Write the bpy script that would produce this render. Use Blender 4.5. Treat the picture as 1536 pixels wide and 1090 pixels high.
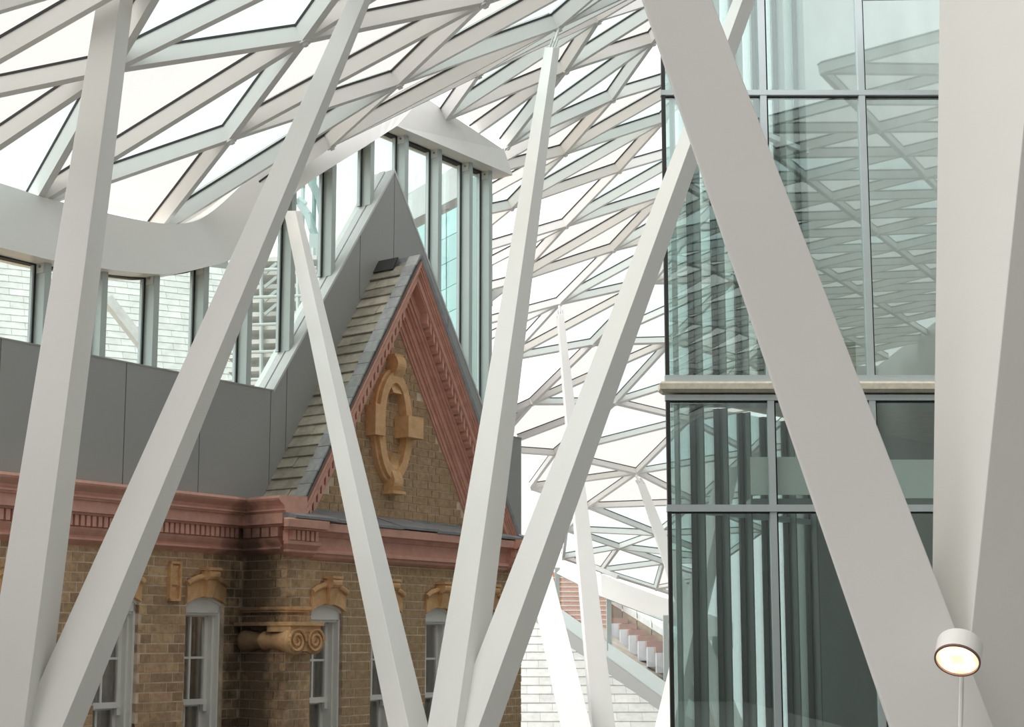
import bpy, bmesh, math, random
from mathutils import Vector, Matrix
random.seed(7)
for o in list(bpy.data.objects): bpy.data.objects.remove(o, do_unlink=True)
sc = bpy.context.scene
COL = sc.collection
# ------------------------------------------------------------------ camera
FPX, CX, HOR, VD = 2200.0, 768.0, 965.0, 16000.0     # focal length, centre, horizon (pixels of a 1536x1090 frame)
TP = FPX / VD
PITCH = math.atan(TP)
CY = HOR - FPX * TP
EZ = 8.0                                             # eye height above the street
cd = bpy.data.cameras.new('camera'); cam = bpy.data.objects.new('camera', cd); COL.objects.link(cam)
cd.sensor_width = 36.0; cd.lens = FPX * 36.0 / 1536.0
cd.shift_y = (CY - 545.0) / 1536.0
cd.clip_start = 0.05; cd.clip_end = 500
cam.location = (0, 0, EZ); cam.rotation_euler = (math.pi / 2 + PITCH, 0, 0)
sc.camera = cam
# ------------------------------------------------------------------ sky (bright overcast) and exposure
w = bpy.data.worlds.new('sky'); sc.world = w; w.use_nodes = True
bg = w.node_tree.nodes['Background']
bg.inputs[0].default_value = (1.0, 1.0, 1.0, 1); bg.inputs[1].default_value = 1.4
sd = bpy.data.lights.new('sun_offscreen', 'SUN'); sd.energy = 2.6; sd.angle = math.radians(60)
sd.color = (1.0, 0.99, 0.96)
sun = bpy.data.objects.new('sun_offscreen', sd); COL.objects.link(sun)
sun.rotation_euler = Vector((.62, .26, -.74)).to_track_quat('-Z', 'Y').to_euler()
sc.view_settings.view_transform = 'Standard'; sc.view_settings.look = 'None'
sc.view_settings.gamma = 1.0; sc.view_settings.exposure = 0.22
sc.view_settings.use_curve_mapping = False
sc.cycles.transparent_max_bounces = 32; sc.cycles.max_bounces = 12; sc.cycles.diffuse_bounces = 6

# ------------------------------------------------------------------ pixel -> world
EYE = Vector((0, 0, EZ))
def ray(u, v):
    x = (u - CX) / FPX; y = (CY - v) / FPX
    d = Vector((x, math.cos(PITCH) - y * math.sin(PITCH), math.sin(PITCH) + y * math.cos(PITCH)))
    return d / d.y
def pt(u, v, Y):
    r = ray(u, v) * Y
    return Vector((r.x, r.y, r.z + EZ))
# brick front: s along the facade, o outwards, z up (relative to eye)
AL = math.radians(54)
DV = Vector((math.cos(AL), math.sin(AL), 0)); NV = Vector((math.sin(AL), -math.cos(AL), 0)); ZV = Vector((0, 0, 1))
QA = Vector((-2.265412, 12.341726, EZ))
def fp(s, z, o): return QA + DV * s + NV * o + ZV * z
FROT = Matrix((DV, -NV, ZV)).transposed().to_4x4()      # local x = s, local y = inwards, z = up
def lerp(a, b, t): return a + (b - a) * t

# ------------------------------------------------------------------ materials
def mat(name, col, rough=0.6, metal=0.0, var=0.0, scale=8.0, bump=0.0, bscale=60.0, col2=None, rnd=0.0, spec=0.5, soot=0.0):
    m = bpy.data.materials.new(name); m.use_nodes = True
    nt = m.node_tree; N = nt.nodes; L = nt.links; p = N['Principled BSDF']
    p.inputs['Roughness'].default_value = rough; p.inputs['Metallic'].default_value = metal
    p.inputs['Specular IOR Level'].default_value = spec
    p.inputs['Base Color'].default_value = (*col, 1)
    tc = N.new('ShaderNodeTexCoord'); geo = N.new('ShaderNodeNewGeometry')
    last = None
    if var > 0 or col2:
        nz = N.new('ShaderNodeTexNoise'); nz.inputs['Scale'].default_value = scale; nz.inputs['Detail'].default_value = 6
        nz.inputs['Roughness'].default_value = 0.65
        L.new(geo.outputs['Position'], nz.inputs['Vector'])
        r = N.new('ShaderNodeValToRGB'); r.color_ramp.elements[0].position = 0.3; r.color_ramp.elements[1].position = 0.7
        c2 = col2 or tuple(c * (1 - var) for c in col)
        r.color_ramp.elements[0].color = (*c2, 1); r.color_ramp.elements[1].color = (*col, 1)
        L.new(nz.outputs['Fac'], r.inputs[0]); last = r.outputs[0]
    if rnd > 0:
        oi = N.new('ShaderNodeObjectInfo'); hs = N.new('ShaderNodeHueSaturation')
        mr = N.new('ShaderNodeMapRange'); mr.inputs[3].default_value = 1 - rnd; mr.inputs[4].default_value = 1 + rnd
        L.new(oi.outputs['Random'], mr.inputs[0]); L.new(mr.outputs[0], hs.inputs['Value'])
        mr2 = N.new('ShaderNodeMapRange'); mr2.inputs[3].default_value = 0.492; mr2.inputs[4].default_value = 0.508
        ml = N.new('ShaderNodeMath'); ml.operation = 'FRACT'; m2 = N.new('ShaderNodeMath'); m2.operation = 'MULTIPLY'; m2.inputs[1].default_value = 7.31
        L.new(oi.outputs['Random'], m2.inputs[0]); L.new(m2.outputs[0], ml.inputs[0]); L.new(ml.outputs[0], mr2.inputs[0]); L.new(mr2.outputs[0], hs.inputs['Hue'])
        if last: L.new(last, hs.inputs['Color'])
        else: hs.inputs['Color'].default_value = (*col, 1)
        last = hs.outputs[0]
    if soot > 0 and last:                      # blotchy soot and damp stain spreading from the inner corner of the brick front
        sub = N.new('ShaderNodeVectorMath'); sub.operation = 'SUBTRACT'; sub.inputs[1].default_value = (QA.x + NV.x * .16, QA.y + NV.y * .16, QA.z)
        L.new(geo.outputs['Position'], sub.inputs[0])
        flat = N.new('ShaderNodeVectorMath'); flat.operation = 'MULTIPLY'; flat.inputs[1].default_value = (1, 1, 0); L.new(sub.outputs[0], flat.inputs[0])
        ln = N.new('ShaderNodeVectorMath'); ln.operation = 'LENGTH'; L.new(flat.outputs[0], ln.inputs[0])
        n2 = N.new('ShaderNodeTexNoise'); n2.inputs['Scale'].default_value = 5.5; n2.inputs['Detail'].default_value = 5; L.new(geo.outputs['Position'], n2.inputs['Vector'])
        ad = N.new('ShaderNodeMath'); ad.operation = 'MULTIPLY_ADD'; ad.inputs[1].default_value = .55; L.new(n2.outputs['Fac'], ad.inputs[0]); L.new(ln.outputs['Value'], ad.inputs[2])
        sm = N.new('ShaderNodeMapRange'); sm.inputs[1].default_value = .42; sm.inputs[2].default_value = .72; sm.inputs[3].default_value = soot; sm.inputs[4].default_value = 0.0
        L.new(ad.outputs[0], sm.inputs[0])
        sx = N.new('ShaderNodeMix'); sx.data_type = 'RGBA'; sx.inputs[7].default_value = (.035, .028, .02, 1)
        L.new(sm.outputs[0], sx.inputs[0]); L.new(last, sx.inputs[6]); last = sx.outputs[2]
    if last: L.new(last, p.inputs['Base Color'])
    if bump > 0:
        nb = N.new('ShaderNodeTexNoise'); nb.inputs['Scale'].default_value = bscale; nb.inputs['Detail'].default_value = 4
        L.new(geo.outputs['Position'], nb.inputs['Vector'])
        b = N.new('ShaderNodeBump'); b.inputs['Strength'].default_value = bump; b.inputs['Distance'].default_value = 0.01
        L.new(nb.outputs['Fac'], b.inputs['Height']); L.new(b.outputs[0], p.inputs['Normal'])
    return m
def glass(name, tint, refl=0.12, rough=0.0, fcol=(1, 1, 1), diff=0.0, dcol=(.8, .8, .8), maxr=.6):
    tint = tuple(math.sqrt(t) for t in tint)          # a sheet has two faces
    m = bpy.data.materials.new(name); m.use_nodes = True
    nt = m.node_tree; N = nt.nodes; L = nt.links
    for n in list(N): N.remove(n)
    out = N.new('ShaderNodeOutputMaterial'); tr = N.new('ShaderNodeBsdfTransparent'); gl = N.new('ShaderNodeBsdfGlossy')
    tr.inputs[0].default_value = (*tint, 1); gl.inputs['Color'].default_value = (*fcol, 1); gl.inputs['Roughness'].default_value = rough
    lw = N.new('ShaderNodeLayerWeight'); lw.inputs['Blend'].default_value = 0.25
    mr = N.new('ShaderNodeMapRange'); mr.inputs[3].default_value = refl; mr.inputs[4].default_value = maxr
    L.new(lw.outputs['Fresnel'], mr.inputs[0])
    mx = N.new('ShaderNodeMixShader'); L.new(mr.outputs[0], mx.inputs[0])
    src = tr.outputs[0]
    if diff > 0:
        tl = N.new('ShaderNodeBsdfTranslucent'); tl.inputs[0].default_value = (*dcol, 1)
        m2 = N.new('ShaderNodeMixShader'); m2.inputs[0].default_value = diff
        L.new(tr.outputs[0], m2.inputs[1]); L.new(tl.outputs[0], m2.inputs[2]); src = m2.outputs[0]
    L.new(src, mx.inputs[1]); L.new(gl.outputs[0], mx.inputs[2]); L.new(mx.outputs[0], out.inputs[0])
    return m
def emit(name, col, st):
    m = bpy.data.materials.new(name); m.use_nodes = True; p = m.node_tree.nodes['Principled BSDF']
    p.inputs['Emission Color'].default_value = (*col, 1); p.inputs['Emission Strength'].default_value = st
    p.inputs['Base Color'].default_value = (*col, 1)
    return m
M = {}
M['white'] = mat('white_paint', (.83, .82, .795), .42, var=.03, scale=2.5, bump=.02, bscale=150)
M['beam'] = mat('beam_paint', (.83, .82, .80), .45, var=.03, scale=3)
M['gasket'] = mat('black_gasket', (.035, .035, .035), .7)
M['greypanel'] = mat('grey_panel', (.345, .35, .34), .38, var=.05, scale=1.5, metal=.0)
M['coping'] = mat('pale_coping', (.62, .63, .62), .4, var=.05)
M['steel'] = mat('grey_green_steel', (.50, .56, .545), .38, metal=.1, var=.05, scale=4)
M['alu'] = mat('blue_grey_aluminium', (.54, .60, .61), .38, metal=.15, var=.05, scale=5)
M['darkfin'] = mat('dark_fin', (.24, .255, .25), .4, metal=.1)
M['terra'] = mat('painted_terracotta', (.78, .44, .35), .65, var=.25, scale=9, bump=.15, bscale=90, col2=(.62, .33, .255), soot=0.8)
M['brick'] = mat('brown_brick', (.63, .435, .268), .88, scale=22, bump=.5, bscale=70, col2=(.37, .25, .15), rnd=.22, spec=.2, soot=0.85)
M['mortar'] = mat('mortar', (.82, .69, .54), .95, scale=14, col2=(.58, .47, .35), bump=.3, bscale=120, spec=.1, soot=0.65)
M['tan'] = mat('tan_terracotta', (.82, .51, .265), .75, scale=14, col2=(.60, .36, .178), bump=.25, bscale=60, soot=0.8)
M['slate'] = mat('brown_slate', (.40, .37, .30), .7, scale=10, col2=(.24, .22, .175), rnd=.22, bump=.3, bscale=60)
M['verge'] = mat('grey_verge_slab', (.38, .39, .385), .75, scale=12, col2=(.25, .26, .26), rnd=.15, bump=.3, bscale=50)
M['lead'] = mat('lead_sheet', (.30, .315, .33), .5, scale=10, col2=(.20, .21, .225), bump=.4, bscale=30)
M['sash'] = mat('white_sash_paint', (.86, .855, .82), .45, var=.05, scale=12)
M['curtain'] = mat('beige_curtain', (.80, .70, .62), .9, scale=18, col2=(.55, .47, .42))
M['room'] = mat('room_wall', (.45, .42, .38), .9)
M['concrete'] = mat('concrete', (.74, .68, .56), .8, scale=14, col2=(.58, .53, .43), bump=.2, bscale=50)
M['hall'] = mat('hall_wall', (.40, .40, .39), .8, var=.1, scale=.6)
M['asphalt'] = mat('dark_asphalt', (.10, .10, .10), .9, var=.2, scale=.8)
M['floor'] = mat('grey_floor', (.30, .30, .29), .6, var=.15, scale=1.2)
M['paleslate'] = mat('pale_slate', (.74, .74, .71), .6, scale=6, col2=(.58, .58, .55), rnd=.06)
M['slategap'] = mat('slate_gap', (.22, .22, .20), .9)
M['wallgrey'] = mat('core_wall_grey', (.55, .56, .54), .7, var=.2, scale=1.2)
M['beige'] = mat('beige_panel', (.36, .315, .225), .7, scale=3, col2=(.27, .235, .165))
M['orange'] = mat('orange_brick_face', (.62, .26, .15), .85, scale=4, col2=(.50, .19, .11))
M['stone'] = mat('weathered_stone', (.42, .28, .17), .9, scale=5, col2=(.26, .20, .14), rnd=.2, bump=.4, bscale=20)
M['palestone'] = mat('pale_stone', (.75, .74, .72), .8, scale=6, col2=(.6, .58, .55))
M['mauve'] = mat('pale_mauve_render', (.66, .64, .68), .8, var=.1)
M['redbrick'] = mat('red_tile', (.40, .20, .15), .85, scale=10, col2=(.28, .14, .11))
M['paving'] = mat('brown_paving', (.52, .44, .38), .85, scale=5, col2=(.36, .28, .23))
M['teal'] = mat('teal_cladding', (.42, .68, .64), .35, scale=2.5, col2=(.48, .72, .73), rnd=.1)
M['render'] = mat('pale_render', (.62, .63, .62), .7, var=.08)
M['darkbrown'] = mat('dark_parapet', (.16, .12, .105), .7)
M['galv'] = mat('galvanised_steel', (.55, .60, .59), .4, metal=.3)
M['tealsteel'] = mat('teal_steel', (.34, .47, .45), .5)
M['roofclear'] = glass('clear_roof_glass', (.66, .745, .73), refl=.01, maxr=.08)
M['rooffrit'] = glass('fritted_roof_glass', (.655, .645, .615), refl=.01, maxr=.06)
M['screen'] = glass('screen_glass', (.80, .90, .88), refl=.03, maxr=.35)
M['tower'] = glass('teal_tower_glass', (.82, .915, .895), refl=.15, fcol=(.82, .93, .91), maxr=.5)
M['pane'] = glass('sash_glass', (.72, .72, .70), refl=.10)
M['ledbase'] = emit('led_plate', (1.0, .62, .42), 0.9)
M['led'] = emit('led_lens', (1.0, .88, .72), 7.0)
M['bezel'] = mat('brown_bezel', (.16, .09, .075), .5)

# ------------------------------------------------------------------ object helpers
def link(o, parent=None):
    COL.objects.link(o)
    if parent is not None:
        o.parent = parent
        if parent.type == 'EMPTY': o.matrix_parent_inverse = Matrix.Translation(parent.location).inverted()
    return o
def mesh(name, verts, faces, m, parent=None, smooth=False, fm=None):
    me = bpy.data.meshes.new(name); me.from_pydata([tuple(v) for v in verts], [], faces)
    for x in (m if isinstance(m, (list, tuple)) else [m]): me.materials.append(x)
    if fm:
        for p, i in zip(me.polygons, fm): p.material_index = i
    bm = bmesh.new(); bm.from_mesh(me); bmesh.ops.recalc_face_normals(bm, faces=bm.faces); bm.to_mesh(me); bm.free()
    if smooth:
        for p in me.polygons: p.use_smooth = True
    me.update()
    return link(bpy.data.objects.new(name, me), parent)
def empty(name, loc=(0, 0, 0)):
    o = bpy.data.objects.new(name, None); o.location = loc; o.empty_display_size = .2
    COL.objects.link(o); return o
def tag(o, label=None, cat=None, group=None, kind=None):
    if label: o['label'] = label
    if cat: o['category'] = cat
    if group: o['group'] = group
    if kind: o['kind'] = kind
    return o
BF = [(0, 1, 2, 3), (7, 6, 5, 4), (0, 4, 5, 1), (1, 5, 6, 2), (2, 6, 7, 3), (3, 7, 4, 0)]
class MB:
    def __init__(s): s.v = []; s.f = []; s.m = []
    def add(s, vs, fs, mi=0):
        b = len(s.v); s.v += [Vector(x) for x in vs]; s.f += [tuple(i + b for i in f) for f in fs]; s.m += [mi] * len(fs); return s
    def hexa(s, q, mi=0): return s.add(q, BF, mi)          # 4 corners of one end, 4 of the other
    def fbox(s, s0, s1, z0, z1, o0, o1, mi=0):             # box in facade coordinates
        return s.hexa([fp(s0, z0, o0), fp(s1, z0, o0), fp(s1, z0, o1), fp(s0, z0, o1), fp(s0, z1, o0), fp(s1, z1, o0), fp(s1, z1, o1), fp(s0, z1, o1)], mi)
    def box(s, a, b, mi=0):
        (x0, y0, z0), (x1, y1, z1) = a, b
        return s.hexa([(x0, y0, z0), (x1, y0, z0), (x1, y1, z0), (x0, y1, z0), (x0, y0, z1), (x1, y0, z1), (x1, y1, z1), (x0, y1, z1)], mi)
    def prism(s, poly, off, mi=0):                          # polygon (world points) extruded by vector
        n = len(poly); vs = [Vector(p) for p in poly] + [Vector(p) + off for p in poly]
        fs = [tuple(range(n)), tuple(range(2 * n - 1, n - 1, -1))] + [(i, (i + 1) % n, n + (i + 1) % n, n + i) for i in range(n)]
        return s.add(vs, fs, mi)
    def fprism(s, poly, o0, o1, mi=0):                      # polygon in (s,z) between two o
        return s.prism([fp(a, b, o0) for a, b in poly], NV * (o1 - o0), mi)
    def tube(s, a, b, r, n=8, r2=None, mi=0):
        a = Vector(a); b = Vector(b); d = (b - a).normalized()
        x = d.orthogonal().normalized(); y = d.cross(x); r2 = r if r2 is None else r2
        vs = []
        for k in range(n):
            t = 2 * math.pi * k / n; c = x * math.cos(t) + y * math.sin(t); vs += [a + c * r, b + c * r2]
        fs = [(2 * k, 2 * ((k + 1) % n), 2 * ((k + 1) % n) + 1, 2 * k + 1) for k in range(n)]
        fs += [tuple(2 * k for k in range(n))[::-1], tuple(2 * k + 1 for k in range(n))]
        return s.add(vs, fs, mi)
    def path(s, pts, r, n=8, mi=0):
        for a, b in zip(pts[:-1], pts[1:]): s.tube(a, b, r, n, mi=mi)
        return s
    def beam(s, a, b, wd, up, h0, h1, mi=0):                # rectangular bar a->b, width wd, from h0 to h1 along up
        a = Vector(a); b = Vector(b); d = (b - a).normalized(); side = d.cross(up).normalized(); u2 = side.cross(d).normalized()
        q = [p + side * (wd / 2 * sx) + u2 * h for p in (a, b) for sx, h in ((-1, h0), (1, h0), (1, h1), (-1, h1))]
        return s.hexa(q, mi)
    def lathe(s, org, axis, prof, n=24, mi=0):              # prof: (r, h) along axis
        axis = Vector(axis).normalized(); x = axis.orthogonal().normalized(); y = axis.cross(x); org = Vector(org)
        vs = []; k = len(prof)
        for i in range(n):
            t = 2 * math.pi * i / n; c = x * math.cos(t) + y * math.sin(t)
            vs += [org + c * r + axis * h for r, h in prof]
        fs = [(i * k + j, ((i + 1) % n) * k + j, ((i + 1) % n) * k + j + 1, i * k + j + 1) for i in range(n) for j in range(k - 1)]
        return s.add(vs, fs, mi)
    def build(s, name, m, parent=None, smooth=False):
        return mesh(name, s.v, s.f, m, parent, smooth, s.m if isinstance(m, (list, tuple)) else None)
UNIT = {}
def unit_box(m):
    if m.name not in UNIT:
        b = MB().box((-.5, -.5, -.5), (.5, .5, .5)); me = bpy.data.meshes.new('piece_' + m.name)
        me.from_pydata([tuple(v) for v in b.v], [], b.f); me.materials.append(m)
        bm = bmesh.new(); bm.from_mesh(me); bmesh.ops.recalc_face_normals(bm, faces=bm.faces); bm.to_mesh(me); bm.free()
        UNIT[m.name] = me
    return UNIT[m.name]
def piece(name, m, mtx, parent):
    o = bpy.data.objects.new(name, unit_box(m)); link(o, parent); o.matrix_basis = mtx; return o
def fpiece(name, m, s0, s1, z0, z1, o0, o1, parent):
    c = fp((s0 + s1) / 2, (z0 + z1) / 2, (o0 + o1) / 2)
    return piece(name, m, Matrix.Translation(c) @ FROT @ Matrix.Diagonal((abs(s1 - s0), abs(o1 - o0), abs(z1 - z0), 1)), parent)

# ================================================================== STRUCTURE
# ---- street ground and the deck the front columns stand on
tag(MB().box((-60, -40, -.5), (60, 90, 0)).build('ground', M['asphalt']), kind='structure', label='grey street level ground under the atrium')
DECK = EZ - 1.36
tag(MB().box((-6.5, -5, DECK - .3), (5.5, 9.95, DECK)).build('floor', M['floor']), kind='structure', label='grey upper deck under the front columns')

# ---- rest of the hall behind and beside the viewpoint
tag(MB().box((-14, -6.6, 0), (9.6, -6.3, EZ + 7)).build('wall_back', M['hall']), kind='structure', label='plain grey hall wall behind the viewpoint')
tag(MB().box((9.3, -6.3, 0), (9.6, 36, EZ + 7)).build('wall_right', M['hall']), kind='structure', label='plain grey hall wall beside the glass tower')
# ---- glass gridshell roof: a triangular lattice of steel members (bottom of node in metres from the eye)
NODES={(0,0):(-1.45,9.77,4.16),(-1,0):(-2.66,9.36,3.78),(0,1):(-2.17,10.91,3.85),(-1,1):(-3.59,10.69,3.24),(0,2):(-2.96,11.82,3.33),(1,0):(-0.20,10.21,4.64),(1,1):(-0.92,11.46,4.51),(1,2):(-1.63,12.76,4.44),(2,1):(0.40,11.92,5.20),(2,2):(-0.31,13.18,5.28),(2,3):(-0.67,14.45,5.31),(3,2):(0.83,13.37,5.90),(3,3):(0.56,14.46,5.84),(3,4):(-0.05,15.44,5.37),(4,3):(1.50,14.82,6.30),(4,4):(1.15,16.00,6.12),(4,5):(0.65,17.25,5.91),(5,5):(1.92,17.77,6.51),(4,6):(0.00,18.56,5.62),(5,6):(1.45,19.06,6.29),(5,7):(0.78,20.35,5.90),(6,7):(2.28,20.90,6.54),(6,8):(1.58,22.13,6.03),(5,8):(0.04,21.63,5.39),(7,9):(2.35,23.84,5.94),(6,9):(0.78,23.28,5.45),(7,10):(1.41,25.00,5.13),(8,10):(2.85,25.68,5.31),(6,10):(-0.06,24.41,4.74),(7,11):(0.37,26.16,4.28),(8,11):(1.93,26.93,4.41),(9,11):(3.40,27.78,4.21),(8,12):(0.83,28.26,3.62),(9,12):(2.50,29.18,3.36),(7,12):(-0.38,27.37,3.59),(9,13):(1.59,30.65,2.81),(10,12):(3.81,30.18,2.85),(10,13):(3.13,31.69,2.31),(9,14):(1.20,32.17,2.44),(10,14):(2.42,33.23,2.12),(8,13):(0.37,29.65,3.11),(6,6):(2.71,19.65,6.85),(7,8):(2.94,22.71,6.53),(4,2):(1.78,13.73,6.37),(5,4):(2.41,16.52,6.71),(3,1):(1.54,12.11,5.83),(2,0):(1.12,10.67,5.33),(0,-1):(-0.85,8.75,4.39),(-1,-1):(-1.98,8.25,4.03),(-2,0):(-3.85,8.96,3.33),(-2,1):(-4.74,9.90,2.61),(-1,-5):(0.24,3.80,4.34),(-1,-4):(-0.37,4.92,4.16),(-1,-3):(-0.99,6.05,3.97),(-1,-2):(-1.60,7.18,3.79),(0,-5):(1.51,4.22,5.04),(0,-4):(0.90,5.35,4.86),(0,-3):(0.29,6.47,4.67),(0,-2):(-0.33,7.60,4.49),(1,-5):(2.78,4.64,5.74),(1,-4):(2.17,5.77,5.56),(1,-3):(1.56,6.90,5.37),(1,-2):(0.94,8.02,5.19),(1,-1):(0.33,9.15,5.00),(2,-5):(4.06,5.06,6.27),(2,-4):(3.44,6.19,6.22),(2,-3):(2.83,7.32,6.07),(2,-2):(2.21,8.45,5.88),(2,-1):(1.60,9.57,5.70),(3,-5):(5.33,5.48,6.48),(3,-4):(4.71,6.61,6.43),(3,-3):(4.10,7.74,6.37),(3,-2):(3.49,8.87,6.31),(3,-1):(2.87,10.00,6.26),(3,0):(2.26,11.12,6.20),(4,-5):(6.60,5.90,6.69),(4,-4):(5.99,7.03,6.64),(4,-3):(5.37,8.16,6.58),(4,-2):(4.76,9.29,6.52),(4,-1):(4.14,10.42,6.47),(4,0):(3.53,11.55,6.41),(5,-5):(7.87,6.32,6.90),(5,-4):(7.26,7.45,6.84),(5,-3):(6.64,8.58,6.79),(5,-2):(6.03,9.71,6.73),(5,-1):(5.42,10.84,6.68),(5,0):(4.80,11.97,6.62),(6,-5):(9.14,6.75,7.11),(6,-4):(8.53,7.87,7.05),(6,-3):(7.92,9.00,7.00),(6,-2):(7.30,10.13,6.94),(6,-1):(6.69,11.26,6.89),(6,0):(6.07,12.39,6.83)}
ND = {k: Vector((v[0], v[1], v[2] + EZ)) for k, v in NODES.items()}
for k, a, b, c in (((7, 7), (6, 7), (7, 8), (6, 8)), ((8, 9), (7, 9), (8, 10), (7, 10)), ((9, 10), (8, 10), (9, 11), (8, 11)),
                   ((10, 11), (9, 11), (10, 12), (9, 12)), ((11, 12), (10, 12), (10, 13), (9, 13)), ((11, 13), (10, 13), (11, 12), (10, 12)),
                   ((8, 8), (7, 8), (8, 9), (7, 9)), ((9, 9), (8, 9), (9, 10), (8, 10)), ((10, 10), (9, 10), (10, 11), (9, 11)), ((11, 11), (10, 11), (11, 12), (10, 12)),
                   ((10, 9), (9, 9), (10, 10), (9, 10)), ((11, 10), (10, 10), (11, 11), (10, 11))):
    ND[k] = ND[a] + ND[b] - ND[c]
# row along the far eave and hidden continuation behind the gable
ND[(9, 15)] = pt(845, 838, 33.4); ND[(10, 15)] = pt(903, 858, 34.2); ND[(11, 14)] = pt(996, 846, 34.6); ND[(11, 15)] = pt(985, 884, 35.0)
ND[(8, 14)] = pt(790, 790, 31.0); ND[(12, 14)] = pt(1065, 868, 36.0); ND[(12, 15)] = pt(1050, 905, 36.2)
OFF = set()
for i in range(-6, 11):                          # the roof goes on overhead and behind the camera
    for j in range(-13, 3):
        if (i, j) in ND: continue
        q = Vector((-1.557 + 1.272 * i - .614 * j, 9.86 + .421 * i + 1.1285 * j, 4.118 + .6985 * i - .185 * j))
        if q.y < -6 or q.x > 9.9: continue
        if (q - Vector((QA.x, QA.y, 0))).dot(NV) < .25 or q.y > 15.1: continue
        if q.z > 6.2: q.z = 6.2 + (q.z - 6.2) * .3
        q.z = max(q.z, 3.35)
        r = (HOR - FPX * q.z / q.y) if q.y > .5 else -999
        uu = CX + FPX * q.x / q.y if q.y > .5 else -999
        if r > -35 and -60 < uu < 1600: continue
        ND[(i, j)] = Vector((q.x, q.y, q.z + EZ)); OFF.add((i, j))
BH = 0.135                       # depth of a roof member
ceil_ = empty('ceiling', (0, 12, EZ + 5)); tag(ceil_, 'white triangular gridshell roof glazed with pale panes', kind='structure')
def node_up(k):
    i, j = k; n = Vector((0, 0, 0)); nb = [(1, 0), (1, -1), (0, -1), (-1, 0), (-1, 1), (0, 1)]
    q = [(i + a, j + b) for a, b in nb]
    for a, b in zip(q, q[1:] + q[:1]):
        if a in ND and b in ND: n += (ND[a] - ND[k]).cross(ND[b] - ND[k])
    if n.length < 1e-6: n = Vector((0, 0, 1))
    n.normalize()
    if n.z < 0: n = -n
    return n
UP = {k: node_up(k) for k in ND}
OFFB, OFFP = MB(), MB()
TOWER_SIDE = {(4, 2), (5, 4), (4, 3), (5, 5), (3, 1), (3, 2)}      # where the roof meets the tower
def roof_beam(a, b, up, wd=.062, h=BH, off=False):
    mb = OFFB if off else MB(); mb.beam(a, b, wd, up, .0, h - .020, 0); mb.beam(a, b, wd + .010, up, h - .020, h - .003, 1)
    if not off: return mb.build('roof_beam', [M['beam'], M['gasket']], ceil_)
for k in ND:
    for dk in ((1, 0), (0, 1), (1, -1)):
        k2 = (k[0] + dk[0], k[1] + dk[1])
        if k2 in ND and not ({k, k2} & TOWER_SIDE and {k, k2} & OFF): roof_beam(ND[k], ND[k2], UP[k] + UP[k2], off=(k in OFF or k2 in OFF))
OFFB.build('roof_beams', [M['beam'], M['gasket']], ceil_)['kind'] = 'stuff'
STUBS = [((1, 2), 312, 356, 12.05), ((3, 3), 714, 204, 14.95), ((4, 5), 724, 266, 16.4), ((4, 4), 724, 262, 15.7), ((4, 6), 724, 323, 18.2), ((4, 6), 724, 349, 19.2),
         ((4, 5), 724, 300, 17.6), ((5, 7), 724, 405, 20.8), ((5, 7), 724, 378, 19.7), ((5, 8), 724, 438, 21.4), ((5, 8), 724, 462, 22.0), ((6, 9), 724, 515, 23.3),
         ((6, 9), 724, 488, 22.6), ((6, 10), 724, 549, 24.2), ((6, 10), 724, 566, 24.6), ((7, 11), 765, 640, 26.8), ((7, 11), 765, 622, 26.4)]
for k, u, v, Y in STUBS: roof_beam(ND[k], pt(u, v, Y), UP[k])
for k in ND:
    if k in OFF: continue
    p = ND[k]; n = UP[k]
    mb = MB().tube(p - n * .012, p + n * (BH - .03), .046, 6); x = n.orthogonal().normalized()
    mb.tube(p - n * .03, p - n * .012, .022, 6)
    mb.build('roof_node', M['beam'], ceil_)
def roof_pane(a, b, c, ua, ub, uc, m):
    A, B, C = a + ua * BH, b + ub * BH, c + uc * BH; ce = (A + B + C) / 3
    tri = [ce + (q - ce) * .985 for q in (A, B, C)]
    off = (B - A).cross(C - A).normalized() * .02
    if off.z < 0: off = -off
    if m is None: return OFFP.prism(tri, off)
    return MB().prism(tri, off).build('roof_pane', m, ceil_)
rp = random.Random(3)
for (i, j) in list(ND):
    for t in (((i, j), (i + 1, j), (i, j + 1)), ((i + 1, j), (i + 1, j + 1), (i, j + 1))):
        if all(q in ND for q in t) and not (set(t) & TOWER_SIDE and set(t) & OFF):
            roof_pane(*[ND[q] for q in t], *[UP[q] for q in t], None if any(q in OFF for q in t) else M['rooffrit'] if rp.random() < .55 else M['roofclear'])
OFFP.build('roof_panes', M['rooffrit'], ceil_)['kind'] = 'stuff'
def free_pane(pts, frit=True):
    MB().prism([Vector(p) + Vector((0, 0, BH)) for p in pts], Vector((0, 0, .02))).build('roof_pane', M['rooffrit' if frit else 'roofclear'], ceil_)
free_pane([ND[(0, 2)], ND[(1, 2)], pt(312, 356, 12.05)]); free_pane([ND[(2, 3)], ND[(3, 3)], pt(714, 204, 14.95)]); free_pane([ND[(3, 3)], ND[(3, 4)], pt(714, 204, 14.95)], False)
free_pane([ND[(-1, 1)], ND[(0, 1)], ND[(0, 2)]])
free_pane([pt(724, 262, 15.7), ND[(4, 4)], ND[(4, 5)], pt(724, 266, 16.4)]); free_pane([pt(724, 300, 17.6), ND[(4, 5)], ND[(4, 6)], pt(724, 323, 18.2)], False)

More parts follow.
